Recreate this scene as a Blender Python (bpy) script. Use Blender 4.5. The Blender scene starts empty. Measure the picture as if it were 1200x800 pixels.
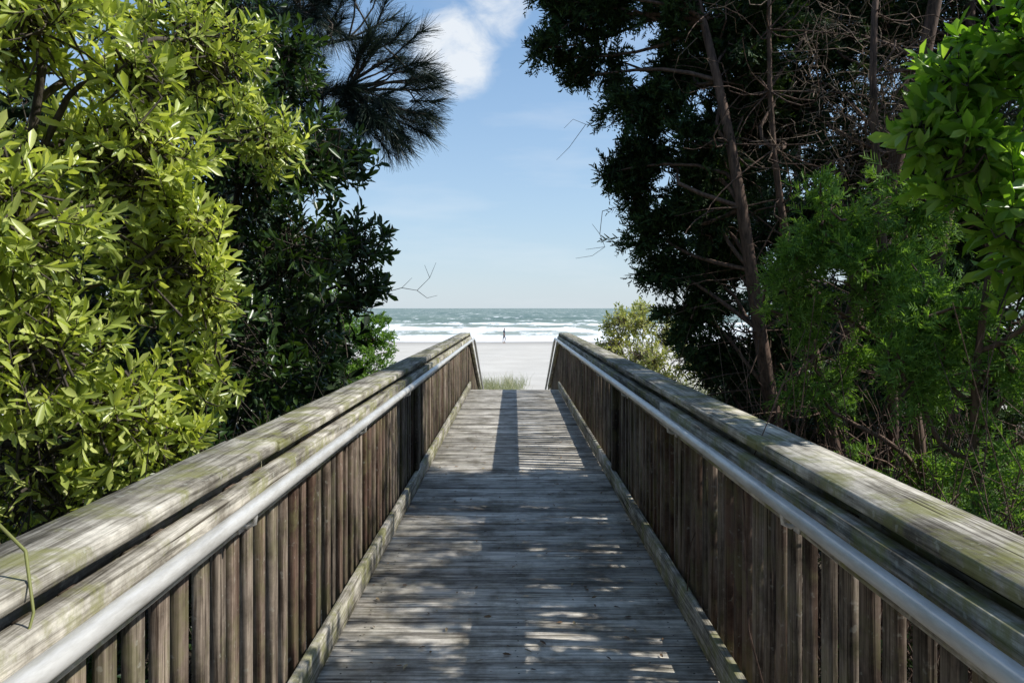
import bpy, math, numpy as np
from mathutils import Vector
R = np.random.default_rng(7)
scene = bpy.context.scene
scene.view_settings.view_transform='Standard'; scene.view_settings.look='None'
scene.view_settings.exposure=0; scene.view_settings.gamma=1

# ------------------------------------------------------------------ helpers
def link(o,parent=None):
    scene.collection.objects.link(o)
    if parent: o.parent=parent
    return o
def empty(name):
    return link(bpy.data.objects.new(name,None))
def mesh_np(name,V,F,mat,parent=None,smooth=False):
    me=bpy.data.meshes.new(name)
    V=np.asarray(V,dtype=np.float32); F=np.asarray(F,dtype=np.int32)
    n=len(V); m,k=F.shape
    me.vertices.add(n); me.vertices.foreach_set('co',V.ravel())
    me.loops.add(m*k); me.loops.foreach_set('vertex_index',F.ravel())
    me.polygons.add(m)
    me.polygons.foreach_set('loop_start',np.arange(0,m*k,k,dtype=np.int32))
    me.polygons.foreach_set('loop_total',np.full(m,k,dtype=np.int32))
    if smooth: me.polygons.foreach_set('use_smooth',np.ones(m,dtype=bool))
    me.update(calc_edges=True)
    me.materials.append(mat)
    return link(bpy.data.objects.new(name,me),parent)
def norm(a): return a/np.maximum(np.linalg.norm(a,axis=-1,keepdims=True),1e-9)
def rvec(n): return norm(R.normal(size=(n,3)))

class Geo:
    def __init__(s): s.V=[];s.F=[];s.n=0
    def add(s,V,F):
        V=np.asarray(V,float).reshape(-1,3)
        s.V.append(V); s.F.append(np.asarray(F)+s.n); s.n+=len(V)
    def box(s,x0,x1,y0,y1,z0,z1):
        V=[(x0,y0,z0),(x1,y0,z0),(x1,y1,z0),(x0,y1,z0),(x0,y0,z1),(x1,y0,z1),(x1,y1,z1),(x0,y1,z1)]
        s.add(V,[(0,3,2,1),(4,5,6,7),(0,1,5,4),(1,2,6,5),(2,3,7,6),(3,0,4,7)])
    def beam(s,p0,p1,w,h,up=(0,0,1)):
        p0=np.array(p0,float);p1=np.array(p1,float);d=norm(p1-p0)
        sd=norm(np.cross(d,up));u=np.cross(sd,d)
        V=[]
        for p in (p0,p1):
            for a,b in((-1,-1),(1,-1),(1,1),(-1,1)): V.append(p+sd*a*w/2+u*b*h/2)
        s.add(V,[(0,1,2,3),(7,6,5,4),(0,4,5,1),(1,5,6,2),(2,6,7,3),(3,7,4,0)])
    def obj(s,name,mat,parent=None,bevel=0,smooth=False):
        o=mesh_np(name,np.vstack(s.V),np.vstack(s.F),mat,parent,smooth)
        if bevel:
            b=o.modifiers.new('bevel','BEVEL');b.width=bevel;b.segments=1;b.limit_method='ANGLE'
        return o
def tube_path(geo,pts,rad,ns=8):
    pts=np.asarray(pts,float);n=len(pts)
    T=np.gradient(pts,axis=0);T=norm(T)
    ref=np.array([.31,.87,.12]);A=norm(np.cross(T,ref));B=np.cross(T,A)
    a=np.linspace(0,2*np.pi,ns,endpoint=False)
    V=pts[:,None,:]+np.asarray(rad)[:,None,None]*(np.cos(a)[None,:,None]*A[:,None,:]+np.sin(a)[None,:,None]*B[:,None,:])
    F=[]
    for i in range(n-1):
        for j in range(ns):
            k=(j+1)%ns; F.append((i*ns+j,i*ns+k,(i+1)*ns+k,(i+1)*ns+j))
    geo.add(V.reshape(-1,3),F)
def segs(geo,P0,P1,r0,r1,ns=4):
    n=len(P0);D=norm(P1-P0);A=norm(np.cross(D,np.array([.3,.2,.93])));B=np.cross(D,A)
    a=np.linspace(0,2*np.pi,ns,endpoint=False)
    ring=np.cos(a)[None,:,None]*A[:,None,:]+np.sin(a)[None,:,None]*B[:,None,:]
    r0=np.broadcast_to(r0,(n,));r1=np.broadcast_to(r1,(n,))
    V=np.concatenate([P0[:,None,:]+ring*r0[:,None,None],P1[:,None,:]+ring*r1[:,None,None]],axis=1)
    F=[]
    for j in range(ns):
        k=(j+1)%ns;F.append((j,k,ns+k,ns+j))
    F=np.array(F)[None]+(np.arange(n)*2*ns)[:,None,None]
    geo.add(V.reshape(-1,3),F.reshape(-1,4))
def curvy(P0,P1,geo,r0,r1,nseg=4,wob=.12,ns=4):
    n=len(P0);L=np.linalg.norm(P1-P0,axis=1,keepdims=True)
    prev=P0
    b1=R.normal(size=(n,3))*wob*L;b2=R.normal(size=(n,3))*wob*.6*L
    for i in range(1,nseg+1):
        t=i/nseg
        p=P0+(P1-P0)*t+b1*math.sin(t*math.pi)+b2*math.sin(2*t*math.pi)
        ra=r0+(r1-r0)*((i-1)/nseg);rb=r0+(r1-r0)*t
        segs(geo,prev,p,ra,rb,ns);prev=p

# ------------------------------------------------------------------ node helpers
def newmat(name):
    m=bpy.data.materials.new(name);m.use_nodes=True
    nt=m.node_tree;nt.nodes.clear();return m,nt
class N:
    def __init__(s,nt): s.nt=nt
    def __call__(s,t,ins=None,**kw):
        n=s.nt.nodes.new(t)
        for k,v in kw.items(): setattr(n,k,v)
        if ins:
            for k,v in ins.items():
                sock=n.inputs[k]
                if hasattr(v,'bl_idname') and 'Socket' in v.bl_idname: s.nt.links.new(v,sock)
                else: sock.default_value=v
        return n
    def math(s,op,a,b=0.0,clamp=False):
        return s('ShaderNodeMath',{0:a,1:b},operation=op,use_clamp=clamp).outputs[0]
    def mix(s,f,a,b,bt='MIX'):
        n=s('ShaderNodeMix',data_type='RGBA',blend_type=bt)
        for i,v in ((0,f),(6,a),(7,b)):
            if hasattr(v,'bl_idname'): s.nt.links.new(v,n.inputs[i])
            else: n.inputs[i].default_value=v
        return n.outputs[2]
    def ramp(s,f,stops):
        n=s('ShaderNodeValToRGB',{0:f});e=n.color_ramp.elements
        while len(e)<len(stops): e.new(.5)
        for x,(p,c) in zip(e,stops):
            x.position=p;x.color=c if len(c)==4 else (*c,1)
        return n.outputs[0]
def c4(c): return (*c,1)

def wood(name,axis,dark,light,moss=0.0,bumpd=.5,var=.5,red=0.0,stain=.5,mosscol=(.22,.22,.07)):
    m,nt=newmat(name);n=N(nt)
    tc=n('ShaderNodeTexCoord').outputs['Object']
    isl=n('ShaderNodeNewGeometry').outputs['Random Per Island']
    off=n('ShaderNodeCombineXYZ',{0:n.math('MULTIPLY',isl,37.),1:n.math('MULTIPLY',isl,91.),2:n.math('MULTIPLY',isl,53.)}).outputs[0]
    add=n('ShaderNodeVectorMath',{0:tc,1:off},operation='ADD').outputs[0]
    sc=[75,75,75];sc[axis]=2.6
    mp=n('ShaderNodeMapping',{0:add,3:tuple(sc)}).outputs[0]
    grain=n('ShaderNodeTexNoise',{'Vector':mp,'Scale':1.,'Detail':5.,'Roughness':.72,'Distortion':.5}).outputs[0]
    sc2=[14,14,14];sc2[axis]=1.3
    mp2=n('ShaderNodeMapping',{0:add,3:tuple(sc2)}).outputs[0]
    big=n('ShaderNodeTexNoise',{'Vector':mp2,'Scale':1.,'Detail':4.,'Roughness':.6}).outputs[0]
    sc3=[48,48,48];sc3[axis]=.9
    mp3=n('ShaderNodeMapping',{0:add,3:tuple(sc3)}).outputs[0]
    crk=n('ShaderNodeTexNoise',{'Vector':mp3,'Scale':1.,'Detail':2.,'Roughness':.5,'Distortion':.2}).outputs[0]
    crack=n.ramp(crk,[(.29,(.22,.2,.18)),(.335,(1,1,1))])
    blot=n('ShaderNodeTexNoise',{'Vector':tc,'Scale':3.4,'Detail':7.,'Roughness':.72}).outputs[0]
    f=n.math('ADD',n.math('MULTIPLY',grain,.6),n.math('MULTIPLY',big,.4))
    col=n.ramp(f,[(.34,tuple(x*.3 for x in dark)),(.43,dark),(.56,light),(.68,tuple(min(1,x*1.2) for x in light))])
    tone=n.math('ADD',n.math('MULTIPLY',isl,var),1-var/2)
    col=n.mix(1.,col,n('ShaderNodeCombineColor',{0:tone,1:tone,2:tone}).outputs[0],'MULTIPLY')
    isl2=n.math('FRACT',n.math('MULTIPLY',isl,17.3))
    if red: col=n.mix(n.math('MULTIPLY',n.math('POWER',isl2,1.6),red),col,(.13,.065,.042,1))
    bl=n.ramp(blot,[(.36,(stain,stain*.96,stain*.9)),(.56,(1,1,1))])
    col=n.mix(1.,col,bl,'MULTIPLY')
    if moss:
        mo=n('ShaderNodeTexNoise',{'Vector':tc,'Scale':5.5,'Detail':7.,'Roughness':.72}).outputs[0]
        mf=n.ramp(mo,[(.48,(0,0,0)),(.60,(1,1,1))])
        col=n.mix(n.math('MULTIPLY',mf,moss),col,c4(mosscol))
        lf=n('ShaderNodeTexNoise',{'Vector':tc,'Scale':38.,'Detail':3.}).outputs[0]
        lm=n.ramp(lf,[(.64,(0,0,0)),(.7,(1,1,1))])
        col=n.mix(n.math('MULTIPLY',lm,.6*moss),col,(.5,.5,.42,1))
    col=n.mix(1.,col,crack,'MULTIPLY')
    hgt=n.math('ADD',f,n.math('MULTIPLY',n('ShaderNodeRGBToBW',{0:crack}).outputs[0],.5))
    bmp=n('ShaderNodeBump',{'Height':hgt,'Strength':bumpd,'Distance':.006}).outputs[0]
    b=n('ShaderNodeBsdfPrincipled',{'Base Color':col,'Roughness':.85,'Normal':bmp})
    b.inputs['Specular IOR Level'].default_value=.2
    o=n('ShaderNodeOutputMaterial');nt.links.new(b.outputs[0],o.inputs[0]);return m

def leafmat(name,c1,c2,c3,trans=.35,rough=.4,tcol=None,spec=.5):
    m,nt=newmat(name);n=N(nt)
    isl=n('ShaderNodeNewGeometry').outputs['Random Per Island']
    tc=n('ShaderNodeTexCoord').outputs['Object']
    cl=n('ShaderNodeTexNoise',{'Vector':tc,'Scale':2.2,'Detail':1.}).outputs[0]
    f=n.math('ADD',n.math('MULTIPLY',isl,.6),n.math('MULTIPLY',cl,.5))
    col=n.ramp(f,[(.2,c1),(.5,c2),(.85,c3)])
    b=n('ShaderNodeBsdfPrincipled',{'Base Color':col,'Roughness':rough})
    b.inputs['Specular IOR Level'].default_value=spec
    if trans>0:
        tcl=n.mix(1.,col,c4(tcol or (1.6,1.65,.55)),'MULTIPLY')
        t=n('ShaderNodeBsdfTranslucent',{'Color':tcl})
        mx=n('ShaderNodeMixShader',{0:trans});nt.links.new(b.outputs[0],mx.inputs[1]);nt.links.new(t.outputs[0],mx.inputs[2])
        out=mx.outputs[0]
    else: out=b.outputs[0]
    o=n('ShaderNodeOutputMaterial');nt.links.new(out,o.inputs[0]);return m
def barkmat(name,c1,c2,scale=18):
    m,nt=newmat(name);n=N(nt)
    tc=n('ShaderNodeTexCoord').outputs['Object']
    mp=n('ShaderNodeMapping',{0:tc,3:(1,1,.18)}).outputs[0]
    no=n('ShaderNodeTexNoise',{'Vector':mp,'Scale':scale*2.,'Detail':4.,'Roughness':.7}).outputs[0]
    col=n.ramp(no,[(.35,c1),(.65,c2)])
    bmp=n('ShaderNodeBump',{'Height':no,'Strength':.8,'Distance':.01}).outputs[0]
    b=n('ShaderNodeBsdfPrincipled',{'Base Color':col,'Roughness':.9,'Normal':bmp})
    o=n('ShaderNodeOutputMaterial');nt.links.new(b.outputs[0],o.inputs[0]);return m

M_deck=wood('weathered_deck_wood',0,(.25,.226,.193),(.68,.635,.56),moss=.08,var=.65,stain=.42)
M_rail=wood('weathered_rail_wood',1,(.18,.162,.13),(.56,.52,.445),moss=.7,var=.4,stain=.38)
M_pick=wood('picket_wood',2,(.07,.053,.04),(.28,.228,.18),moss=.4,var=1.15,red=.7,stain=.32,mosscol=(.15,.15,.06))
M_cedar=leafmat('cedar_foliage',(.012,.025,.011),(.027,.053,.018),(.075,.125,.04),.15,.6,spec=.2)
M_cedarlit=leafmat('sunlit_cedar_foliage',(.06,.12,.03),(.14,.26,.06),(.25,.40,.10),.4,.6,spec=.25)  # lighter copy of the cedar green, sunlit look put into the colour
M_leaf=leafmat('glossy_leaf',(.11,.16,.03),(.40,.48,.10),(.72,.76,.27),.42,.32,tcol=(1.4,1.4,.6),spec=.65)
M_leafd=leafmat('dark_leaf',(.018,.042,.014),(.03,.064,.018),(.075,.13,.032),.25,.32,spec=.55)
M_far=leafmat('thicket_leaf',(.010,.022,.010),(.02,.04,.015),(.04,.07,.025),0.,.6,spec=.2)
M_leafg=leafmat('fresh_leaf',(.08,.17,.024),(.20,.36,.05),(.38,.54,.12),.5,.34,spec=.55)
M_bush=leafmat('dune_shrub_leaf',(.24,.28,.08),(.44,.47,.16),(.64,.62,.30),.38,.55,tcol=(1.3,1.3,.6),spec=.3)
M_pine=leafmat('pine_needles',(.012,.026,.02),(.022,.04,.026),(.045,.07,.038),0.,.45,spec=.4)
M_bark=barkmat('cedar_bark',(.05,.032,.024),(.20,.125,.09))
M_barkd=barkmat('dark_bark',(.03,.024,.018),(.10,.08,.06))
M_twig=barkmat('dry_twig_bark',(.12,.085,.06),(.28,.21,.15))

# ------------------------------------------------------------------ terrain
def hprof(x,y):
    ys=[-50,12,15,18,30,45,82,92,140,600,9000];zs=[-1.0,-1.0,-1.1,-1.38,-1.75,-2.22,-2.35,-2.52,-3.4,-8,-14]
    z=np.interp(y,ys,zs)
    w=np.exp(-((y-16)/16.)**2)
    z=z+w*.22*(np.sin(x*.7+1.3)*np.cos(y*.45)+.5*np.sin(x*1.9+y*.8))*np.clip((np.abs(x)-1.6)/3,0,1)
    z=z+.03*np.sin(x*.9+y*.33)*np.cos(y*.5-x*.2)*(y<80)
    return z
def axis_log(a,b,n,mx):
    t=np.linspace(-1,1,n);return np.sign(t)*(np.abs(t)*a+np.abs(t)**6*mx)
gx=axis_log(40,0,161,6000)
gy=np.concatenate([np.linspace(-300,-6,12),np.linspace(-5,120,260),np.geomspace(124,9000,50)])
X,Y=np.meshgrid(gx,gy);Z=hprof(X,Y)
V=np.stack([X,Y,Z],-1).reshape(-1,3);nx=len(gx);ny=len(gy)
I=np.arange(nx*ny).reshape(ny,nx)
F=np.stack([I[:-1,:-1],I[:-1,1:],I[1:,1:],I[1:,:-1]],-1).reshape(-1,4)
m,nt=newmat('sand');n=N(nt)
tc=n('ShaderNodeTexCoord').outputs['Object'];sx=n('ShaderNodeSeparateXYZ',{0:tc})
n1=n('ShaderNodeTexNoise',{'Vector':tc,'Scale':.35,'Detail':8.,'Roughness':.7}).outputs[0]
n2=n('ShaderNodeTexNoise',{'Vector':tc,'Scale':14.,'Detail':6.,'Roughness':.7}).outputs[0]
sand=n.ramp(n1,[(.3,(.53,.49,.43)),(.7,(.67,.63,.56))])
sand=n.mix(n.math('MULTIPLY',n2,.3),sand,(.45,.40,.34,1))
wet=n('ShaderNodeMapRange',{0:n.math('ADD',sx.outputs[1],n.math('MULTIPLY',n1,10.)),1:80.,2:89.}).outputs[0]
sand=n.mix(wet,sand,(.38,.35,.31,1))
lit=n.ramp(n2,[(.35,(.03,.024,.018)),(.6,(.09,.07,.045)),(.75,(.17,.135,.095))])
lm=n('ShaderNodeMapRange',{0:n.math('ADD',sx.outputs[1],n.math('MULTIPLY',n1,6.)),1:19.,2:22.}).outputs[0]
col=n.mix(lm,lit,sand)
bp=n('ShaderNodeBump',{'Height':n2,'Strength':.6,'Distance':.03}).outputs[0]
b=n('ShaderNodeBsdfPrincipled',{'Base Color':col,'Roughness':.95,'Normal':bp})
o=n('ShaderNodeOutputMaterial');nt.links.new(b.outputs[0],o.inputs[0])
mesh_np('sand_ground',V,F,m,smooth=True)

# ------------------------------------------------------------------ ocean
SEA=-2.45
gx=axis_log(150,0,201,9000)
gy=np.concatenate([np.linspace(86,300,240),np.geomspace(302,12000,80)])
X,Y=np.meshgrid(gx,gy)
amp=np.interp(Y,[86,95,130,200,500,1000],[.0,.10,.36,.38,.3,0.])
ph=Y*.33+1.6*np.sin(X*.035)+1.1*np.sin(X*.013+Y*.02)+.5*np.sin(X*.11)
Z=SEA+amp*(np.maximum(np.sin(ph),-.3)**3*1.2+.3*np.sin(Y*.9+X*.25)+.25*np.sin(X*.5-Y*.4))
V=np.stack([X,Y,Z],-1).reshape(-1,3);nx=len(gx);ny=len(gy)
I=np.arange(nx*ny).reshape(ny,nx)
F=np.stack([I[:-1,:-1],I[:-1,1:],I[1:,1:],I[1:,:-1]],-1).reshape(-1,4)
m,nt=newmat('sea_water');n=N(nt)
tc=n('ShaderNodeTexCoord').outputs['Object'];sx=n('ShaderNodeSeparateXYZ',{0:tc})
mpa=n('ShaderNodeMapping',{0:tc,3:(.055,.10,1)}).outputs[0]
na=n('ShaderNodeTexNoise',{'Vector':mpa,'Scale':1.,'Detail':7.,'Roughness':.6}).outputs[0]
mpb=n('ShaderNodeMapping',{0:tc,3:(.2,.05,1)}).outputs[0]
nb=n('ShaderNodeTexNoise',{'Vector':mpb,'Scale':1.,'Detail':9.,'Roughness':.72}).outputs[0]
shore=n('ShaderNodeMapRange',{0:sx.outputs[1],1:200.,2:95.,3:0.,4:.22}).outputs[0]
wav=n.math('SINE',n.math('ADD',n.math('MULTIPLY',sx.outputs[1],.165),n.math('MULTIPLY',na,9.)))
crest=n.math('MULTIPLY',n.math('MULTIPLY',wav,.12),n('ShaderNodeMapRange',{0:sx.outputs[1],1:280.,2:160.}).outputs[0])
fm=n.math('ADD',n.math('ADD',nb,shore),crest)
foam=n.ramp(fm,[(.55,(0,0,0)),(.65,(1,1,1))])
mpc=n('ShaderNodeMapping',{0:tc,3:(.05,.012,1)}).outputs[0]
nc=n('ShaderNodeTexNoise',{'Vector':mpc,'Scale':1.,'Detail':6.}).outputs[0]
wcol=n.ramp(nc,[(.35,(.11,.17,.15)),(.65,(.22,.28,.24))])
near=n('ShaderNodeMapRange',{0:sx.outputs[1],1:220.,2:95.}).outputs[0]
wcol=n.mix(near,wcol,(.34,.38,.33,1))
col=n.mix(foam,wcol,(.86,.87,.87,1))
rg=n.math('ADD',n.math('MULTIPLY',foam,.4),.55)
nw=n('ShaderNodeTexNoise',{'Vector':n('ShaderNodeMapping',{0:tc,3:(.5,1.2,1)}).outputs[0],'Scale':1.,'Detail':6.}).outputs[0]
bp=n('ShaderNodeBump',{'Height':nw,'Strength':.9,'Distance':.35}).outputs[0]
b=n('ShaderNodeBsdfPrincipled',{'Base Color':col,'Roughness':rg,'Normal':bp});b.inputs['Specular IOR Level'].default_value=.25
o=n('ShaderNodeOutputMaterial');nt.links.new(b.outputs[0],o.inputs[0])
mesh_np('ocean',V,F,m,smooth=True)

# ------------------------------------------------------------------ boardwalk
DW=.82;END=14.0;START=-3.0
bw=empty('wooden_boardwalk')
G=Geo();y=START
scr=Geo();a6=np.linspace(0,2*np.pi,8,endpoint=False)
while y<END-.05:
    w=.138
    dz=R.uniform(-.003,.003);dx=R.uniform(-.012,.012)
    G.box(-1.0+dx,1.0+dx,y,y+w,-.038+dz,dz)
    for sxx in (-.74,0,.74):
        for fy in (.3,.7):
            cx=sxx+R.uniform(-.008,.008);cy=y+w*fy
            Vv=np.stack([cx+.0045*np.cos(a6),cy+.0045*np.sin(a6),np.full(8,dz+.0012)],-1)
            scr.add(Vv,[(0,1,2,3),(0,3,4,7),(4,5,6,7)])
    y+=w+R.uniform(.006,.014)
yend=y
G.obj('deck_planks',M_deck,bw,.004)
m,nt=newmat('screw_metal');n=N(nt);b=n('ShaderNodeBsdfPrincipled',{'Base Color':(.03,.025,.02,1),'Roughness':.6,'Metallic':.5});o=n('ShaderNodeOutputMaterial');nt.links.new(b.outputs[0],o.inputs[0])
scr.obj('screws',m,bw)
G=Geo()
for x in (-.9,-.3,.3,.9): G.box(x-.02,x+.02,START,END+.0,-.24,-.045)
for yy in np.arange(START+.3,END+.1,2.4):
    G.box(-1.15,1.15,yy-.045,yy+.045,-.40,-.245)
    for x in (-.8,.8): G.box(x-.07,x+.07,yy-.07,yy+.07,-1.5,-.405)
G.obj('joists_and_piles',M_rail,bw)
G=Geo();RL=4.0;RD=1.34
def rz(yy): return -(yy-yend)/RL*RD-.02
yy=yend+.01
while yy<yend+RL:
    G.beam((-1.0,yy+.069,rz(yy+.069)-.02),(1.0,yy+.069,rz(yy+.069)-.02),.136,.036,up=(0,RD,RL));yy+=.152
G.obj('ramp_planks',M_deck,bw,.003)
G=Geo()
for x in (-.9,0,.9): G.beam((x,yend,rz(yend)-.14),(x,yend+RL,rz(yend+RL)-.14),.04,.18)
G.obj('ramp_joists',M_rail,bw)

m,nt=newmat('weathered_aluminium');n=N(nt)
tc=n('ShaderNodeTexCoord').outputs['Object']
no=n('ShaderNodeTexNoise',{'Vector':n('ShaderNodeMapping',{0:tc,3:(20,3,20)}).outputs[0],'Scale':1.5,'Detail':6.,'Roughness':.7}).outputs[0]
col=n.ramp(no,[(.35,(.46,.44,.40)),(.6,(.68,.66,.62))])
b=n('ShaderNodeBsdfPrincipled',{'Base Color':col,'Roughness':.38,'Metallic':.2})
o=n('ShaderNodeOutputMaterial');nt.links.new(b.outputs[0],o.inputs[0]);M_metal=m

for s in (-1,1):
    rl=empty('boardwalk_railing')
    def bx(G,xa,xb,*a):
        xa,xb=s*xa,s*xb;G.box(min(xa,xb),max(xa,xb),*a)
    G=Geo();yy=START
    while yy<END-.1:
        e=min(yy+3.6,END);bx(G,DW-.0,DW+.036,yy+.002,e-.002,.022,.155);yy=e
    G.obj('kick_board',M_rail,rl,.003)
    G=Geo();yy=START+.04
    while yy<END-.1:
        w=.056+R.uniform(-.007,.007);j=R.uniform(-.005,.005);t=R.uniform(-.008,.008)
        bx(G,.870+j,.897+j,yy,yy+w,.004,.985+t);yy+=.124+R.uniform(-.010,.010)
    yy=END+.1
    while yy<END+RL-.1:
        z=rz(yy);bx(G,.868,.897,yy,yy+.056,z+.03,z+.97);yy+=.122
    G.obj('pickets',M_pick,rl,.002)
    G=Geo();yy=START
    while yy<END-.1:
        e=min(yy+3.6,END)
        bx(G,.812,.862,yy+.002,e-.002,.885,1.008);
        bx(G,.904,.936,yy+.002,e-.002,.90,1.033);yy=e
    G.beam((s*.835,END,.945),(s*.835,END+RL,.945-RD),.044,.12)
    G.obj('top_rail',M_rail,rl,.004)
    G=Geo();yy=START-.5
    while yy<END:
        e=min(yy+3.05,END+.04)
        dx=R.uniform(-.006,.006);bx(G,.84+dx,1.03+dx,yy+.003,e-.003,1.036,1.074+R.uniform(-.002,.002));yy=e
    G.beam((s*.935,END+.05,1.045),(s*.935,END+RL,1.055-RD),.19,.038)
    G.obj('rail_cap',M_rail,rl,.006)
    G=Geo()
    for yy in np.arange(-.9,END+.1,2.4): bx(G,.939,1.025,yy-.043,yy+.043,-.3,1.034)
    for yy in (END+1.9,END+RL-.05): bx(G,.90,.985,yy,yy+.085,-1.7,rz(yy)+1.02)
    bx(G,.826,.864,6.3,6.39,.16,.884)
    G.obj('posts',M_pick,rl,.004)
    G=Geo()
    ys=list(np.linspace(START,END-.1,12))
    pts=[(s*.765,q,.965) for q in ys]+[(s*.765,END,.95),(s*.765,END+.3,.87),(s*.765,END+RL*.5,.965-RD*.5-.03),(s*.765,END+RL+.1,.965-RD-.06),(s*.765,END+RL+.22,.86-RD-.1),(s*.765,END+RL+.2,.2-RD)]
    tube_path(G,pts,[.0225]*len(pts),16)
    G.obj('handrail_pipe',M_metal,rl,smooth=True)
    G=Geo()
    for yy in np.arange(.55,END,1.6):
        pts=[(s*.81,yy,.91),(s*.79,yy,.905),(s*.768,yy,.915),(s*.765,yy,.945)]
        tube_path(G,pts,[.007]*4,8)
        bx(G,.806,.811,yy-.02,yy+.02,.888,.945)
    G.obj('brackets',M_metal,rl,smooth=False)

# ------------------------------------------------------------------ foliage generators
def ell(n,c,r,fill=2.2):
    d=rvec(n);u=R.random(n)**(1/fill)
    return np.array(c)+d*u[:,None]*np.array(r),d
def leaf_geo(G,P,D,Nn,L,W,fold=.22,droop=.12):
    n=len(P);D=norm(D);S=norm(np.cross(D,Nn));U=np.cross(S,D)
    L=L[:,None];W=W[:,None]
    def pt(t,s_,u): return P+D*L*t+S*W*s_+U*(W*u-L*droop*t*t)
    V=np.stack([pt(0,0,0),pt(.32,-.36,fold*.8),pt(.7,-.5,fold),pt(1,0,0),pt(.7,.5,fold),pt(.32,.36,fold*.8)],1)
    F=np.array([[0,3,2,1],[0,5,4,3]])[None]+(np.arange(n)*6)[:,None,None]
    G.add(V.reshape(-1,3),F.reshape(-1,4))
def broad_clump(GL,GB,c,r,ntw,k=10,Ll=.085,Wr=.32,tw=.16,upb=.35,fill=2.2):
    T,d=ell(ntw,c,r,fill)
    dirs=norm(d*.7+rvec(ntw)*.6+np.array([0,0,upb]))
    P0=T-dirs*tw
    segs(GB,P0,T,.0035,.0015,3)
    cc=np.array(c)+R.normal(size=(ntw,3))*np.array(r)*.25
    curvy(cc,P0,GB,.007,.0035,2,.1,3)
    t=np.tile(np.linspace(.15,1,k),ntw)
    B=np.repeat(P0,k,0)+np.repeat(dirs,k,0)*(t*tw)[:,None]
    Dr=np.repeat(dirs,k,0)
    a=np.tile(np.arange(k)*2.4,ntw)+np.repeat(R.random(ntw)*6.28,k)
    A=norm(np.cross(Dr,np.array([.2,.3,.93])));Bv=np.cross(Dr,A)
    rad=A*np.cos(a)[:,None]+Bv*np.sin(a)[:,None]
    op=(1.15-.75*t)[:,None]
    LD=norm(Dr*(1-op*.5)+rad*op+R.normal(size=(len(B),3))*.18)
    nn=norm(Dr+R.normal(size=(len(B),3))*.25)
    L=Ll*R.uniform(.6,1.2,len(B));leaf_geo(GL,B,LD,nn,L,L*Wr*R.uniform(.8,1.2,len(B)))
def spray_geo(G,P,D,Ls,ns=16,w=.0065):
    n=len(P);D=norm(D);S=norm(np.cross(D,rvec(n)));U=np.cross(S,D)
    Ls=Ls[:,None]
    t=np.linspace(.05,.97,ns);side=np.where(np.arange(ns)%2==0,1,-1)
    Pn=P[:,None]+D[:,None]*(Ls*1.0)[:,None]*t[None,:,None]-np.array([0,0,1.])*(Ls*.25)[:,None]*(t**2)[None,:,None]
    ang=R.uniform(.45,.85,(n,ns))
    dd=D[:,None]*np.cos(ang)[...,None]+S[:,None]*(np.sin(ang)*side)[...,None]+U[:,None]*R.uniform(-.45,.45,(n,ns))[...,None]
    dd=norm(dd)
    ll=(Ls*.5)[:,:,None]*((1-.62*t)[None,:,None])*R.uniform(.7,1.2,(n,ns))[...,None]
    sd=norm(np.cross(dd,U[:,None]+R.normal(size=(n,ns,3))*.7))*w
    tip=Pn+dd*ll
    V=np.stack([Pn-sd*.6,Pn+sd*.9,tip+sd*.3,tip-sd*.3],2).reshape(-1,3)
    m=n*ns
    F=np.array([[0,1,2,3]])[None]+(np.arange(m)*4)[:,None,None]
    G.add(V,F.reshape(-1,4))
def cedar_clump(GL,GB,c,r,nsp,Ls=.15,upb=.2,fill=2.0,w=.0065,ns=12,sub=7):
    nb=max(4,nsp//28)
    T,d=ell(nb,c,r,fill)
    bd=norm(d*.8+rvec(nb)*.4+np.array([0,0,upb]))
    cc=np.array(c)+R.normal(size=(nb,3))*np.array(r)*.2-np.array([0,0,.15])*np.array(r)[2]
    curvy(cc,T,GB,.009,.003,3,.1,4)
    k=28
    tt=R.random((nb,k))**.7
    L=.34*max(np.mean(r),.25)/.45
    base=T[:,None]-bd[:,None]*L*(1-tt)[...,None]*.9+R.normal(size=(nb,k,3))*.035
    Dd=norm(bd[:,None]+R.normal(size=(nb,k,3))*.55)
    spray_geo(GL,base.reshape(-1,3),Dd.reshape(-1,3),Ls*R.uniform(.6,1.25,nb*k),ns,w)
def limb(GB,p0,p1,r0,r1,n=8,wob=.06,ns=8):
    p0=np.array(p0,float);p1=np.array(p1,float);L=np.linalg.norm(p1-p0)
    t=np.linspace(0,1,n)[:,None]
    P=p0+(p1-p0)*t+np.sin(t*3.14)*R.normal(size=3)*wob*L+np.sin(t*6.28)*R.normal(size=3)*wob*.5*L
    tube_path(GB,P,list(np.linspace(r0,r1,n)),ns);return P
def tree(name,base,top,r0,clumps,kind,mat,bark,mult=1.0,**kw):
    e=empty(name);GL=Geo();GB=Geo()
    bz=hprof(np.array(base[0]),np.array(base[1]))-.1
    P=limb(GB,(base[0],base[1],bz),top,r0,r0*.3,12,.04,10)
    for c in clumps:
        c3=np.array(c[:3],float);r=np.array(c[3] if isinstance(c[3],(tuple,list)) else (c[3],)*3)
        nn=int(c[4]*mult)
        i=int(np.argmin(np.linalg.norm(P-(c3-np.array([0,0,.5])),axis=1)))
        i=max(1,min(i,len(P)-1))
        limb(GB,P[i],c3,r0*.35,.008,7,.08,6)
        if kind=='b': broad_clump(GL,GB,c3,r,nn,**kw)
        else: cedar_clump(GL,GB,c3,r,nn,**kw)
    GB.obj('trunk_and_branches',bark,e,smooth=True)
    GL.obj('foliage',mat,e)
    return e

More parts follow.
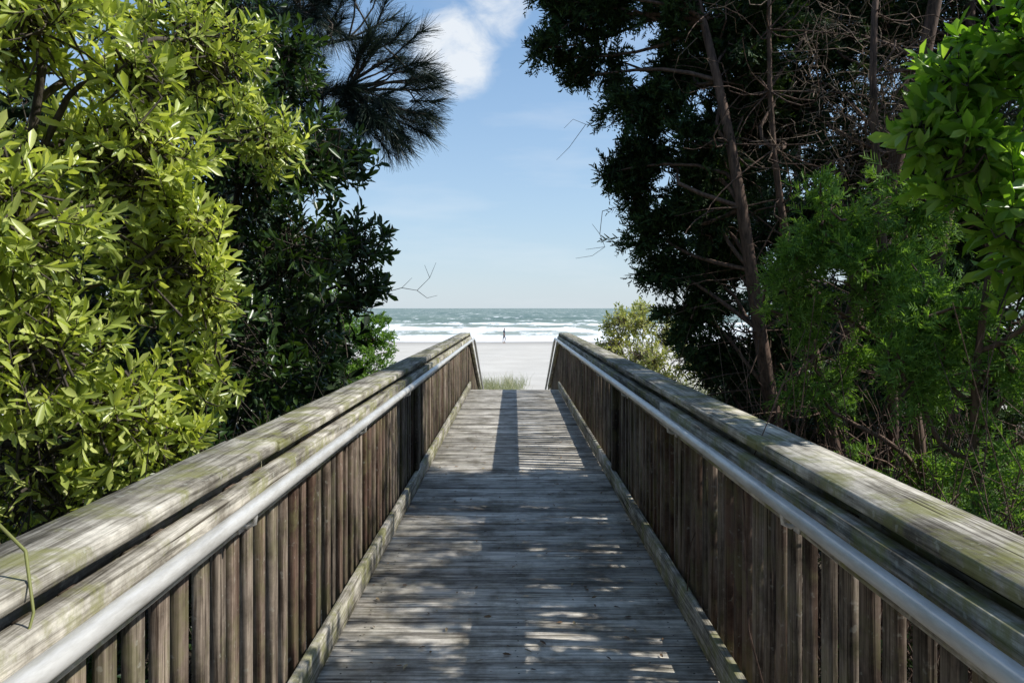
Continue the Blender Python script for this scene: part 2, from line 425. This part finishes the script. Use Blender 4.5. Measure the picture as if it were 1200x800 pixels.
# left: sunlit glossy shrub
tree('wax_myrtle_shrub',(-2.3,2.9),(-1.9,3.0,2.7),.05,[
 (-1.95,2.9,2.75,.40,130),(-1.72,3.3,2.2,.38,125),(-1.85,2.7,1.85,.38,115),(-1.62,3.4,1.72,.33,105),
 (-1.80,2.75,1.38,.32,95),(-1.72,3.1,1.12,.3,85),(-1.68,3.9,2.9,.42,120),(-2.0,3.1,.85,.36,70),
 (-2.5,3.6,2.2,.6,110),(-2.5,3.6,1.2,.6,90),(-2.2,3.6,3.3,.5,100),(-1.5,3.5,1.25,.22,36),(-2.6,3.4,.2,.6,60),(-1.55,3.0,2.5,.2,36),(-1.46,3.3,1.95,.2,36),(-1.45,3.5,1.6,.16,26),(-1.5,3.2,.95,.2,24),(-1.4,4.2,2.5,.25,40),(-1.9,3.3,.45,.35,30)],
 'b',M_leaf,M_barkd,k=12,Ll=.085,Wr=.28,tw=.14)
# left: darker broadleaf tree in the shade of the cedar
tree('red_bay_tree',(-2.4,5.6),(-2.0,5.5,3.2),.07,[
 (-1.85,5.1,2.6,.5,130),(-1.48,5.5,2.65,.40,100),(-1.3,5.8,2.05,.36,70),(-1.62,5.3,1.95,.45,100),
 (-1.95,5.0,1.3,.5,110),(-1.66,5.5,1.3,.42,90),(-2.3,5.5,3.1,.6,130),(-2.6,5.0,2.1,.6,110),(-2.5,4.9,.7,.6,100),(-1.75,5.3,.6,.4,70),
 (-3.1,5.5,1.4,.7,110),(-2.7,5.3,-.1,.7,80),(-1.85,6.,.3,.4,50),(-1.16,5.85,1.72,(.22,.22,.12),14),(-1.3,5.9,2.75,.25,30),(-2.2,5.4,3.9,.6,110),(-2.3,6.2,.8,.5,90),(-1.9,4.6,.5,.4,60),(-1.95,6.0,3.55,.42,90),(-1.25,5.8,1.6,.18,16)],
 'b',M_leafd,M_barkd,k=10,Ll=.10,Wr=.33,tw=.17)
# left: rounded lit bush near the far end
tree('juniper_bush',(-2.15,9.0),(-2.1,9.0,1.2),.05,[
 (-1.80,8.9,1.2,.44,560),(-1.9,8.8,.75,.5,560),(-1.65,9.3,.6,.42,440),(-2.25,9.2,1.45,.45,450),(-2.5,9.0,.5,.6,400),(-2.0,9.2,0.,.6,340),(-2.7,9.6,1.6,.55,300)],
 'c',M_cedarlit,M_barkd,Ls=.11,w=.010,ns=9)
# left background thicket
cl=[]
for i in range(26):
    yy=R.uniform(6.8,14.5);xx=-(yy*.187+.9+R.random()**1.2*5.0)
    cl.append((xx,yy,R.uniform(-.5,3.6)*min(1,.45+abs(xx)*.14),.85,80))
for i in range(8): cl.append((R.uniform(-6,-3.2),R.uniform(2.5,6),R.uniform(-.3,3.6),.8,80))
for q in ((-2.9,7.2,.2),(-3.1,7.6,1.),(-2.6,7.4,-.4),(-3.6,8,.3)): cl.append((*q,.6,70))
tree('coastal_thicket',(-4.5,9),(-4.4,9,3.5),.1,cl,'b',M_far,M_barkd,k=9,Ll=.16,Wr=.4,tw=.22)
# woods mostly out of view around the viewer, added to block sky light
cl=[]
for i in range(28): cl.append((-R.uniform(3.6,7.5),R.uniform(-5,5),R.uniform(2,7),1.1,46))
for i in range(30): cl.append((R.uniform(-4,7),R.uniform(-6,-1.4),R.uniform(2.6,6.5),1.1,46))
for i in range(10): cl.append((R.uniform(2.8,7),R.uniform(-5,1),R.uniform(0,1.8),.9,46))
tree('shade_tree',(-4.8,-1.5),(-4.4,-1.6,5),.2,cl,'b',M_far,M_barkd,k=8,Ll=.24,Wr=.45,tw=.3)

# right: bright leaf branch close by
tree('bay_laurel_shrub',(2.6,2.3),(2.1,2.6,2.6),.045,[
 (1.66,2.7,2.12,.24,55),(1.8,2.6,2.5,.26,55),(1.85,2.6,1.88,.23,45),(2.2,2.9,2.7,.36,36),(2.3,2.8,2.1,.35,40),(2.05,2.9,1.75,.24,30),(1.5,2.75,2.2,.12,14),(1.6,2.7,2.42,.14,16)],
 'b',M_leafg,M_barkd,k=11,Ll=.10,Wr=.36,tw=.15)
# right: off to the side, gives the dappled shade on the near deck
tree('shade_tree',(3.9,3.4),(3.6,3.5,3.2),.09,[
 (3.0,3.5,3.2,.5,40),(3.6,3.7,3.9,.5,40),(2.9,3.8,3.6,.45,36),(3.9,3.4,4.1,.45,32),(3.4,3.25,2.75,.4,28),(3.4,3.2,3.8,.35,16),(3.6,4.3,4.3,.5,40),
 (3.4,4.75,3.2,.45,80),(4.0,4.65,3.9,.5,80),(3.0,4.8,2.75,.4,70),(3.9,4.6,3.1,.5,80),(4.5,4.55,4.6,.5,60),(3.6,3.0,3.2,.3,16)],
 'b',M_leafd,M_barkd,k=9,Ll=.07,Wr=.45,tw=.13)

# right: big multi-stemmed cedar
e=empty('red_cedar_tree');GL=Geo();GB=Geo()
stems=[]
for (bx_,by_),tp,r in (((2.5,5.7),(1.2,5.7,4.6),.075),((2.7,5.9),(2.1,5.6,6.4),.08),((2.95,5.6),(3.0,5.5,6.2),.07),((2.35,5.3),(1.75,5.1,3.9),.05),((3.2,5.9),(4.0,5.8,5.6),.07),((2.6,5.5),(2.55,4.9,4.4),.045)):
    stems.append(limb(GB,(bx_,by_,-1.2),tp,r,r*.25,14,.05,10))
SP=np.vstack(stems)
ced=[(.42,5.85,3.9,.36,500),(.78,5.8,4.1,.4,600),(.70,5.9,3.55,.24,240),(.98,5.8,3.2,.36,600),(1.0,5.9,2.8,.3,450),
 (.95,5.85,2.5,.22,300),(1.06,5.85,2.15,.25,330),(1.2,5.8,1.85,.27,380),(1.4,5.8,1.5,.32,480),(1.6,5.9,1.15,.38,480),(1.5,5.7,2.3,.4,600),(1.6,5.6,3.6,.55,900),(1.55,5.6,2.85,.45,800),
 (2.3,5.95,3.3,.6,620),(2.9,6.0,2.9,.7,800),(3.1,6.0,3.9,.7,750),(3.6,5.9,2.4,.7,700),(3.7,5.8,1.5,.7,600),(2.9,6.0,1.7,.6,600),(2.1,6.0,2.2,.5,700),
 (2.4,6.1,4.0,.6,800),(3.7,6.1,3.4,.7,700),(1.7,6.,1.9,.4,550),(1.9,6.2,3.0,.5,700),(2.0,6.2,4.0,.5,600),(1.35,6.1,3.5,.4,550),(1.5,6.1,4.2,.5,600),(2.9,6.2,4.6,.6,500),(1.2,5.5,3.9,.4,450),
 (2.0,5.8,1.2,.5,500),(2.6,5.8,.7,.6,450),(1.9,5.9,.6,.45,350),(1.8,5.4,4.6,.7,600),(2.6,5.4,5.2,.8,550),(3.4,5.6,5.1,.8,500),(1.2,5.5,4.8,.5,400),(2.2,5.6,6.1,.7,350),(4.2,5.7,4.2,.8,600),(4.4,5.7,2.6,.8,600)]
for i in range(16):
    c=ced[R.integers(0,13)];d=rvec(1)[0]
    if c[0]+d[0]*c[3]<.75 and c[2]<3.4: d[0]=abs(d[0])
    ced.append((c[0]+d[0]*c[3]*1.05,c[1]+d[1]*c[3],c[2]+d[2]*c[3]*1.05,.14,112))
for i in range(12): ced.append((R.uniform(1.7,4.5),R.uniform(5.9,6.25),R.uniform(.8,4.6),.5,500))
for c in ced:
    c3=np.array(c[:3])
    dd=np.linalg.norm(SP-(c3-np.array([0,0,.45])),axis=1);i=int(np.argmin(dd))
    limb(GB,SP[i],c3,.018,.006,7,.09,6)
    cedar_clump(GL,GB,c3,np.array([c[3]]*3),int(c[4]*1.15),Ls=.135,w=.009,ns=11)
n_=420
P0=SP[R.integers(0,len(SP),n_)];ok=P0[:,2]>.2;P0=P0[ok]
P1=P0+rvec(len(P0))*R.uniform(.4,1.1,(len(P0),1))*np.array([1,.8,.7])
P1[:,0]=np.maximum(P1[:,0],1.15)
curvy(P0,P1,GB,.007,.0015,6,.12,4)
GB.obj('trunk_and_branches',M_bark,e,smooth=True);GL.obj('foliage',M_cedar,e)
e2=Geo();
c=np.array([2.45,5.1,3.0]);P0=c+R.normal(size=(110,3))*np.array([.4,.25,.35]);P1=P0+rvec(110)*R.uniform(.3,.6,(110,1))
curvy(P0,P1,e2,.004,.001,5,.15,3)
for q in range(5):
    Pm=P0+(P1-P0)*R.uniform(.3,.9,(110,1));curvy(Pm,Pm+rvec(110)*R.uniform(.1,.3,(110,1)),e2,.0024,.001,3,.15,3)
e2.obj('dry_twigs',M_twig,e)

# right: younger lit feathery cedars
tree('young_cedar_tree',(2.4,4.3),(2.0,4.2,2.2),.045,[
 (1.72,4.2,2.02,.32,450),(1.95,4.1,1.75,.36,480),(1.62,4.35,1.62,.28,320),(2.25,4.2,2.15,.35,360),(2.1,4.0,1.35,.4,420),(1.75,4.4,1.15,.33,300),(2.3,4.2,.7,.5,300)],
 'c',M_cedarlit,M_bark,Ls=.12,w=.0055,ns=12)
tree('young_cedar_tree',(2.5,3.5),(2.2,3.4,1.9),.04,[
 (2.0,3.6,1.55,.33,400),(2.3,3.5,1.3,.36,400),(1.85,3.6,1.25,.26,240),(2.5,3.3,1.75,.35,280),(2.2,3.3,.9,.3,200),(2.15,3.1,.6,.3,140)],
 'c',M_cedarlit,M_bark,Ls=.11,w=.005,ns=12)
# right: low tangle
e=empty('undergrowth_brush');GL=Geo();GB=Geo()
n_=1000
P0=np.stack([R.uniform(1.35,4.2,n_),R.uniform(1.8,6.,n_),np.full(n_,-1.)],-1)
P1=P0+np.stack([R.normal(size=n_)*.5,R.normal(size=n_)*.4,R.uniform(.7,2.6,n_)],-1)
P1[:,0]=np.maximum(P1[:,0],1.2)
curvy(P0,P1,GB,.006,.0015,6,.1,4)
for i in range(34):
    cc=np.array([R.uniform(1.6,3.6),R.uniform(2.2,5.6),R.uniform(-.5,.9)]);cedar_clump(GL,GB,cc,np.array([.3]*3),130,Ls=.11,w=.007,ns=10)
GB.obj('stems',M_bark,e);GL.obj('foliage',M_cedar,e)
e=empty('undergrowth_brush');GL=Geo();GB=Geo();n_=600
P0=np.stack([-R.uniform(1.35,4.,n_),R.uniform(2.,8.,n_),np.full(n_,-1.)],-1)
P1=P0+np.stack([R.normal(size=n_)*.4,R.normal(size=n_)*.4,R.uniform(.7,2.2,n_)],-1);P1[:,0]=np.minimum(P1[:,0],-1.2)
curvy(P0,P1,GB,.006,.0015,6,.1,4)
for i in range(30): broad_clump(GL,GB,(-R.uniform(1.7,3.6),R.uniform(2.4,7.5),R.uniform(-.7,.5)),(.35,.35,.35),30,k=9,Ll=.08)
GB.obj('stems',M_barkd,e);GL.obj('foliage',M_leafd,e)

# right background thicket: stays below the sun line that lights the far deck
cl=[]
for i in range(40):
    yy=R.uniform(7,13.6);xx=R.uniform(yy*.19+1.0,8.5);top=max(.2,xx-1.9)
    cl.append((xx,yy,R.uniform(-.4,min(top,4.5)),.75,200))
for i in range(18):
    yy=R.uniform(6.8,11);cl.append((R.uniform(yy*.14+1.0,4.),yy,R.uniform(-.6,.5),.55,150))
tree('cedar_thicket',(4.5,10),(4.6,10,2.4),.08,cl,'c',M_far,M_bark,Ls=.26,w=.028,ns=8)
cl=[]
for i in range(46):
    cl.append((R.uniform(5.0,13),R.uniform(17.5,21),R.uniform(-.8,8),1.1,190))
tree('cedar_tree',(7.5,19),(7.4,19,7),.16,cl,'c',M_far,M_bark,Ls=.38,w=.05,ns=8)
cl=[]
for i in range(26): cl.append((-R.uniform(5.5,13),R.uniform(15,19),R.uniform(-.5,6),1.1,160))
tree('cedar_tree',(-8,17),(-8,17,6),.16,cl,'c',M_far,M_bark,Ls=.38,w=.045,ns=8)

# sunlit dune shrub at the far right end
tree('dune_shrub',(2.6,16.2),(2.5,16.2,1.0),.04,[
 (2.3,16,1.25,.4,70),(2.75,16.2,1.25,.45,80),(2.15,15.9,.75,.4,70),(2.7,15.8,.5,.55,90),(3.3,16.,1.0,.55,90),(2.3,16,.1,.5,80),(3.0,15.6,-.2,.6,80),(2.9,16.6,1.55,.25,25),(2.0,16,1.2,.22,20),(1.9,15.9,.7,.2,16)],
 'b',M_bush,M_twig,k=9,Ll=.085,Wr=.42,tw=.2)
tree('dune_shrub',(3.0,13.4),(2.7,13.4,.5),.04,[
 (2.5,13.4,.6,.35,60),(3.1,13.2,.7,.45,70),(2.6,13.0,.2,.45,70),(3.4,13,.5,.45,60)],
 'b',M_bush,M_twig,k=9,Ll=.075,Wr=.42,tw=.18)

# ------------------------------------------------------------------ pine
e=empty('pine_tree');GB=Geo();GL=Geo()
TR=limb(GB,(-3.7,7.8,-1.1),(-3.2,7.4,8.5),.15,.05,14,.02,12)
def tuft(p,d,nn=150,L=.2):
    d=norm(np.array(d,float))
    st=p-d*.26;segs(GB,np.array([st]),np.array([p]),.009,.005,5)
    t=R.random(nn);B=st+(p-st)*t[:,None]
    rad=rvec(nn);rad-= (rad@d)[:,None]*d;rad=norm(rad)
    op=R.uniform(.35,1.35,nn)*(1.15-.55*t)
    D=norm(d*1.0+rad*op[:,None]-np.array([0,0,.12]))
    Ln=L*R.uniform(.75,1.15,nn);S=norm(np.cross(D,rvec(nn)))*.0023
    tip=B+D*Ln[:,None]-np.array([0,0,.08])*Ln[:,None]
    V=np.stack([B-S,B+S,tip+S*.4,tip-S*.4],1).reshape(-1,3)
    F=np.array([[0,1,2,3]])[None]+(np.arange(nn)*4)[:,None,None]
    GL.add(V,F.reshape(-1,4))
brs=[((-3.6,7.7,2.9),(-1.5,6.9,3.45)),((-3.55,7.7,3.3),(-1.35,7.0,4.1)),((-3.5,7.6,3.7),(-1.6,6.9,4.5)),((-3.5,7.6,3.9),(-2.0,6.9,4.3)),((-3.5,7.6,4.2),(-2.2,7.2,4.9)),((-3.5,7.6,3.6),(-2.5,6.6,3.9)),((-3.5,7.6,4.5),(-1.5,7.2,5.0)),((-3.4,7.6,5.),(-4.6,6.6,5.5)),((-3.4,7.5,5.5),(-2.4,7.6,6.4)),((-3.5,7.6,4.),(-4.8,6.8,4.3)),((-3.5,7.6,3.4),(-2.1,7.2,3.6))]
for a,b_ in brs:
    P=limb(GB,a,b_,.035,.014,9,.05,8)
    for q in range(24):
        i=R.integers(3,len(P));p=P[i]
        d=norm(norm(np.array(b_)-np.array(a))*.7+rvec(1)[0]*1.0+np.array([0,0,.15]))
        tp=p+d*R.uniform(.2,.62)
        limb(GB,p,tp,.011,.007,4,.05,5);tuft(tp+d*.1,d)
hub=np.array([-1.6,6.98,3.58])
for q in range(46):
    tgt=np.array([-1.12,6.9,3.62])+rvec(1)[0]*np.array([.46,.3,.68])*R.uniform(.75,1.05)
    d=norm(tgt-hub+rvec(1)[0]*.12)
    tuft(tgt,d,180,.21);limb(GB,hub,tgt-.2*d,.012,.008,5,.06,5)
GB.obj('trunk_and_branches',M_barkd,e,smooth=True);GL.obj('needles',M_pine,e)

# twigs that poke into the sky gap
G=Geo()
def twig(pts,r=.004):
    tube_path(G,pts,list(np.linspace(r,.0012,len(pts))),5)
par=[o for o in scene.objects if o.name=='red_bay_tree'][0]
twig([(-1.3,5.8,1.75),(-1.05,5.85,1.66),(-.9,5.85,1.7),(-.78,5.85,1.68),(-.68,5.85,1.78),(-.63,5.85,1.9)])
twig([(-.78,5.85,1.68),(-.70,5.85,1.62),(-.62,5.85,1.64)],.0025);twig([(-.9,5.85,1.7),(-.82,5.85,1.78)],.002);twig([(-.68,5.85,1.78),(-.72,5.85,1.88)],.002)
G.obj('bare_twigs',M_barkd,par)
G=Geo();par=[o for o in scene.objects if o.name=='red_cedar_tree'][0]
twig([(.95,5.8,3.1),(.7,5.8,2.95),(.55,5.8,2.98),(.42,5.8,2.8),(.32,5.8,2.7)]);twig([(.55,5.8,2.98),(.45,5.8,3.02),(.38,5.8,2.95)],.002)
twig([(1.1,5.8,2.5),(.85,5.8,2.35),(.68,5.8,2.3),(.66,5.8,2.12),(.7,5.8,2.02),(.6,5.8,1.95),(.47,5.8,1.93)]);twig([(.66,5.8,2.12),(.6,5.8,2.2)],.002);twig([(.7,5.8,2.02),(.55,5.8,2.0)],.002)
G.obj('bare_twigs',M_bark,par)

# ------------------------------------------------------------------ dune grass
m,nt=newmat('dune_grass_blade');n=N(nt)
isl=n('ShaderNodeNewGeometry').outputs['Random Per Island']
col=n.ramp(isl,[(0.,(.16,.2,.07)),(.5,(.3,.32,.14)),(1.,(.5,.45,.28))])
b=n('ShaderNodeBsdfPrincipled',{'Base Color':col,'Roughness':.6});t=n('ShaderNodeBsdfTranslucent',{'Color':col});mx=n('ShaderNodeMixShader',{0:.3})
nt.links.new(b.outputs[0],mx.inputs[1]);nt.links.new(t.outputs[0],mx.inputs[2]);o=n('ShaderNodeOutputMaterial');nt.links.new(mx.outputs[0],o.inputs[0]);M_grass=m
G=Geo();nt_=900
cx=R.normal(size=nt_)*7;cy=R.uniform(18.5,32,nt_)
keep=~((np.abs(cx-1.1)<.9)&(cy>18))|(R.random(nt_)<.12);cx=cx[keep];cy=cy[keep]
k=26;bx_=np.repeat(cx,k)+R.normal(size=len(cx)*k)*.12;by_=np.repeat(cy,k)+R.normal(size=len(cx)*k)*.12
B=np.stack([bx_,by_,hprof(bx_,by_)-.02],-1);nn=len(B)
D=norm(np.stack([R.normal(size=nn)*.3-.1,R.normal(size=nn)*.3,np.ones(nn)],-1));H=R.uniform(.3,.75,nn)[:,None]
S=norm(np.cross(D,rvec(nn)))*.006;mid=B+D*H*.55;tip=mid+norm(D+rvec(nn)*.5)*H*.45
V=np.stack([B-S,B+S,mid+S*.8,tip+S*.1,tip-S*.1,mid-S*.8],1).reshape(-1,3)
F=np.array([[0,1,2,5],[5,2,3,4]])[None]+(np.arange(nn)*6)[:,None,None];G.add(V,F.reshape(-1,4))
G.obj('dune_grass',M_grass)

# fallen leaves on deck
G=Geo();nn=380
P=np.stack([R.uniform(-.8,.8,nn),R.uniform(.5,9,nn),np.full(nn,.008)],-1)
a=R.random(nn)*6.28;D=np.stack([np.cos(a),np.sin(a),R.normal(size=nn)*.08],-1)
L=R.uniform(.012,.045,nn);leaf_geo(G,P,D,np.tile([0,0,1.],(nn,1))+R.normal(size=(nn,3))*.2,L,L*.4,.2,-.1)
m,nt=newmat('dry_leaf');n=N(nt);isl=n('ShaderNodeNewGeometry').outputs['Random Per Island']
col=n.ramp(isl,[(0.,(.06,.035,.02)),(.6,(.2,.12,.06)),(1.,(.4,.33,.2))]);b=n('ShaderNodeBsdfPrincipled',{'Base Color':col,'Roughness':.8});o=n('ShaderNodeOutputMaterial');nt.links.new(b.outputs[0],o.inputs[0])
G.obj('fallen_leaves',m)

# vine on the near left cap
G=Geo()
tube_path(G,[(-1.06,1.2,.9),(-1.0,1.27,1.14),(-.93,1.3,1.17),(-.86,1.28,1.12),(-.82,1.24,1.03),(-.82,1.2,.95)],[.004,.004,.0035,.003,.0025,.002],6)
m,nt=newmat('green_vine');n=N(nt);b=n('ShaderNodeBsdfPrincipled',{'Base Color':(.2,.21,.06,1),'Roughness':.6});o=n('ShaderNodeOutputMaterial');nt.links.new(b.outputs[0],o.inputs[0])
G.obj('vine_stem',m,smooth=True)

# ------------------------------------------------------------------ person on the beach
def simple(name,c,r=.8):
    m,nt=newmat(name);n=N(nt)
    tc=n('ShaderNodeTexCoord').outputs['Object'];no=n('ShaderNodeTexNoise',{'Vector':tc,'Scale':20.}).outputs[0]
    col=n.mix(no,c4(tuple(x*.8 for x in c)),c4(c));b=n('ShaderNodeBsdfPrincipled',{'Base Color':col,'Roughness':r});o=n('ShaderNodeOutputMaterial');nt.links.new(b.outputs[0],o.inputs[0]);return m
sk=simple('skin',(.36,.2,.13));sh=simple('tshirt_fabric',(.05,.06,.09));so=simple('shorts_fabric',(.10,.10,.12));ha=simple('hair',(.03,.02,.015))
pe=empty('person')
vs=[(0,0,.92)];rs=[(.13,.10)];ed=[]
def ch(start,pts):
    cur=start
    for p,r in pts:
        vs.append(p);rs.append(r if isinstance(r,tuple) else (r,r));ed.append((cur,len(vs)-1));cur=len(vs)-1
    return cur
ab=ch(0,[((0,0,1.08),(.12,.09)),((0,.01,1.26),(.15,.10)),((0,.01,1.40),(.14,.085)),((0,0,1.49),(.055,.055))])
chest=3
hd=ch(ab,[((0,-.01,1.56),(.06,.065)),((0,-.02,1.64),(.078,.095)),((0,-.01,1.71),(.06,.075))])
ch(hd-1,[((0,-.115,1.63),.014)])
for s in (-1,1):
    sw=.12*s
    w=ch(chest,[((.17*s,0,1.40),.055),((.22*s,.03+sw*.3,1.13),.040),((.24*s,-.02+sw,.90),.027),((.24*s,-.04+sw*1.1,.85),(.018,.034))])
    for i in range(4):
        ch(w,[((.24*s,-.065+sw*1.1+i*.02,.79-.006*abs(i-1.5)),.009),((.235*s,-.06+sw*1.1+i*.02,.745),.008)])
    ch(w-1,[((.235*s,-.075+sw,.85),.010),((.23*s,-.09+sw,.81),.009)])
    ch(0,[((.09*s,0,.86),.085),((.10*s,-.10*s,.48),.055),((.11*s,-.08*s+(.10 if s>0 else 0.02),.09),.038),((.11*s,-.08*s-.03+(.10 if s>0 else 0.02),.03),(.035,.03)),((.12*s,-.08*s-.14+(.10 if s>0 else 0.02),.022),(.03,.02))])
me=bpy.data.meshes.new('body');me.from_pydata(vs,ed,[]);bo=link(bpy.data.objects.new('body',me),pe)
md=bo.modifiers.new('skin','SKIN');md.use_smooth_shade=True
for i,sv in enumerate(me.skin_vertices[0].data): sv.radius=rs[i];sv.use_root=(i==0)
sb=bo.modifiers.new('sub','SUBSURF');sb.levels=1;sb.render_levels=1
dg=bpy.context.evaluated_depsgraph_get();m2=bpy.data.meshes.new_from_object(bo.evaluated_get(dg));bo.modifiers.clear();bo.data=m2
m2.materials.clear()
for q in (sk,sh,so,ha): m2.materials.append(q)
for p in m2.polygons:
    c=p.center;mi=0
    if .98<c.z<1.46 and (abs(c.x)<.19 or c.z>1.22): mi=1
    elif .55<c.z<=.98 and abs(c.x)<.2: mi=2
    elif c.z>1.66 or (c.z>1.58 and c.y>.02): mi=3
    p.material_index=mi;p.use_smooth=True
for s in (-1,1):
    bpy.ops.mesh.primitive_uv_sphere_add(radius=.009,segments=8,ring_count=6,location=(.03*s,-.105,1.655));o=bpy.context.object;o.name='eye';o.data.materials.append(ha);o.parent=pe
pe.location=(-1.07,82,float(hprof(np.array(-1.07),np.array(82.)))-.01);pe.rotation_euler=(0,0,math.radians(70))

# ------------------------------------------------------------------ light & sky
EL=45.;AZ=97.
sd=Vector((math.sin(math.radians(AZ))*math.cos(math.radians(EL)),math.cos(math.radians(AZ))*math.cos(math.radians(EL)),math.sin(math.radians(EL))))
L=bpy.data.lights.new('sun','SUN');L.energy=5.0;L.angle=math.radians(.53);L.color=(1,.97,.90)
lo=link(bpy.data.objects.new('sun',L));lo.rotation_euler=sd.to_track_quat('Z','Y').to_euler();lo.location=(20,0,20)
W=bpy.data.worlds.new('sky');scene.world=W;W.use_nodes=True;nt=W.node_tree;nt.nodes.clear();n=N(nt)
sky=n('ShaderNodeTexSky',sky_type='NISHITA',sun_disc=False,sun_elevation=math.radians(EL),sun_rotation=math.radians(AZ))
sky.air_density=1.0;sky.dust_density=.3;sky.ozone_density=2.0
tc=n('ShaderNodeTexCoord').outputs['Generated']
el=n('ShaderNodeSeparateXYZ',{0:tc}).outputs[2]
haze=n.ramp(el,[(0.,(.85,.85,.85)),(.12,(.66,.66,.66)),(.35,(.44,.44,.44)),(.8,(.2,.2,.2))])
def scale(c,v): return n('ShaderNodeVectorMath',{0:c,3:v},operation='SCALE').outputs[0]
skyb=scale(sky.outputs[0],1.25)
hcol=scale(n.ramp(el,[(0.,(.64,.76,.87)),(.12,(.49,.68,.88)),(.4,(.29,.54,.89))]),6.8)
tint=n.mix(haze,skyb,hcol)
mp=n('ShaderNodeMapping',{0:tc,3:(1.,1.,1.6)}).outputs[0]
cn=n('ShaderNodeTexNoise',{'Vector':mp,'Scale':16.,'Detail':9.,'Roughness':.62,'Distortion':.5}).outputs[0]
def blob(dx,dy,dz,w0,w1):
    v=Vector((dx,dy,dz)).normalized()
    dp=n('ShaderNodeVectorMath',{0:tc,1:tuple(v)},operation='DOT_PRODUCT').outputs['Value']
    return n('ShaderNodeMapRange',{0:dp,1:w0,2:w1}).outputs[0]
bl=n.math('MAXIMUM',blob(-.082,1,.345,.9975,.9998),n.math('MULTIPLY',blob(-.02,1,.405,.9985,.9999),.7))
cm=n.ramp(n.math('ADD',n.math('MULTIPLY',bl,.42),n.math('MULTIPLY',cn,.8)),[(.48,(0,0,0)),(.80,(1,1,1))])
cm=n.math('MULTIPLY',cm,n.math('MULTIPLY',bl,1.8,True))
mpw=n('ShaderNodeMapping',{0:tc,3:(1.2,1.,7.)}).outputs[0]
wn=n('ShaderNodeTexNoise',{'Vector':mpw,'Scale':3.,'Detail':7.,'Roughness':.55}).outputs[0]
wisp=n.math('MULTIPLY',n.ramp(wn,[(.5,(0,0,0)),(.8,(1,1,1))]),.28)
cl=n.math('MAXIMUM',n.math('MULTIPLY',cm,.88),wisp)
mixc=n.mix(cl,tint,(6.6,6.9,7.2,1))
bg=n('ShaderNodeBackground',{'Color':mixc,'Strength':.135})
o=n('ShaderNodeOutputWorld');nt.links.new(bg.outputs[0],o.inputs[0])

# ------------------------------------------------------------------ camera
cam=bpy.data.cameras.new('camera');cam.lens=26;cam.sensor_width=36;cam.clip_end=20000;cam.clip_start=.05;cam.shift_y=-.0325;cam.shift_x=-.0017
co=link(bpy.data.objects.new('camera',cam));co.location=(-.015,0,1.54);co.rotation_euler=(math.radians(90),0,0)
scene.camera=co
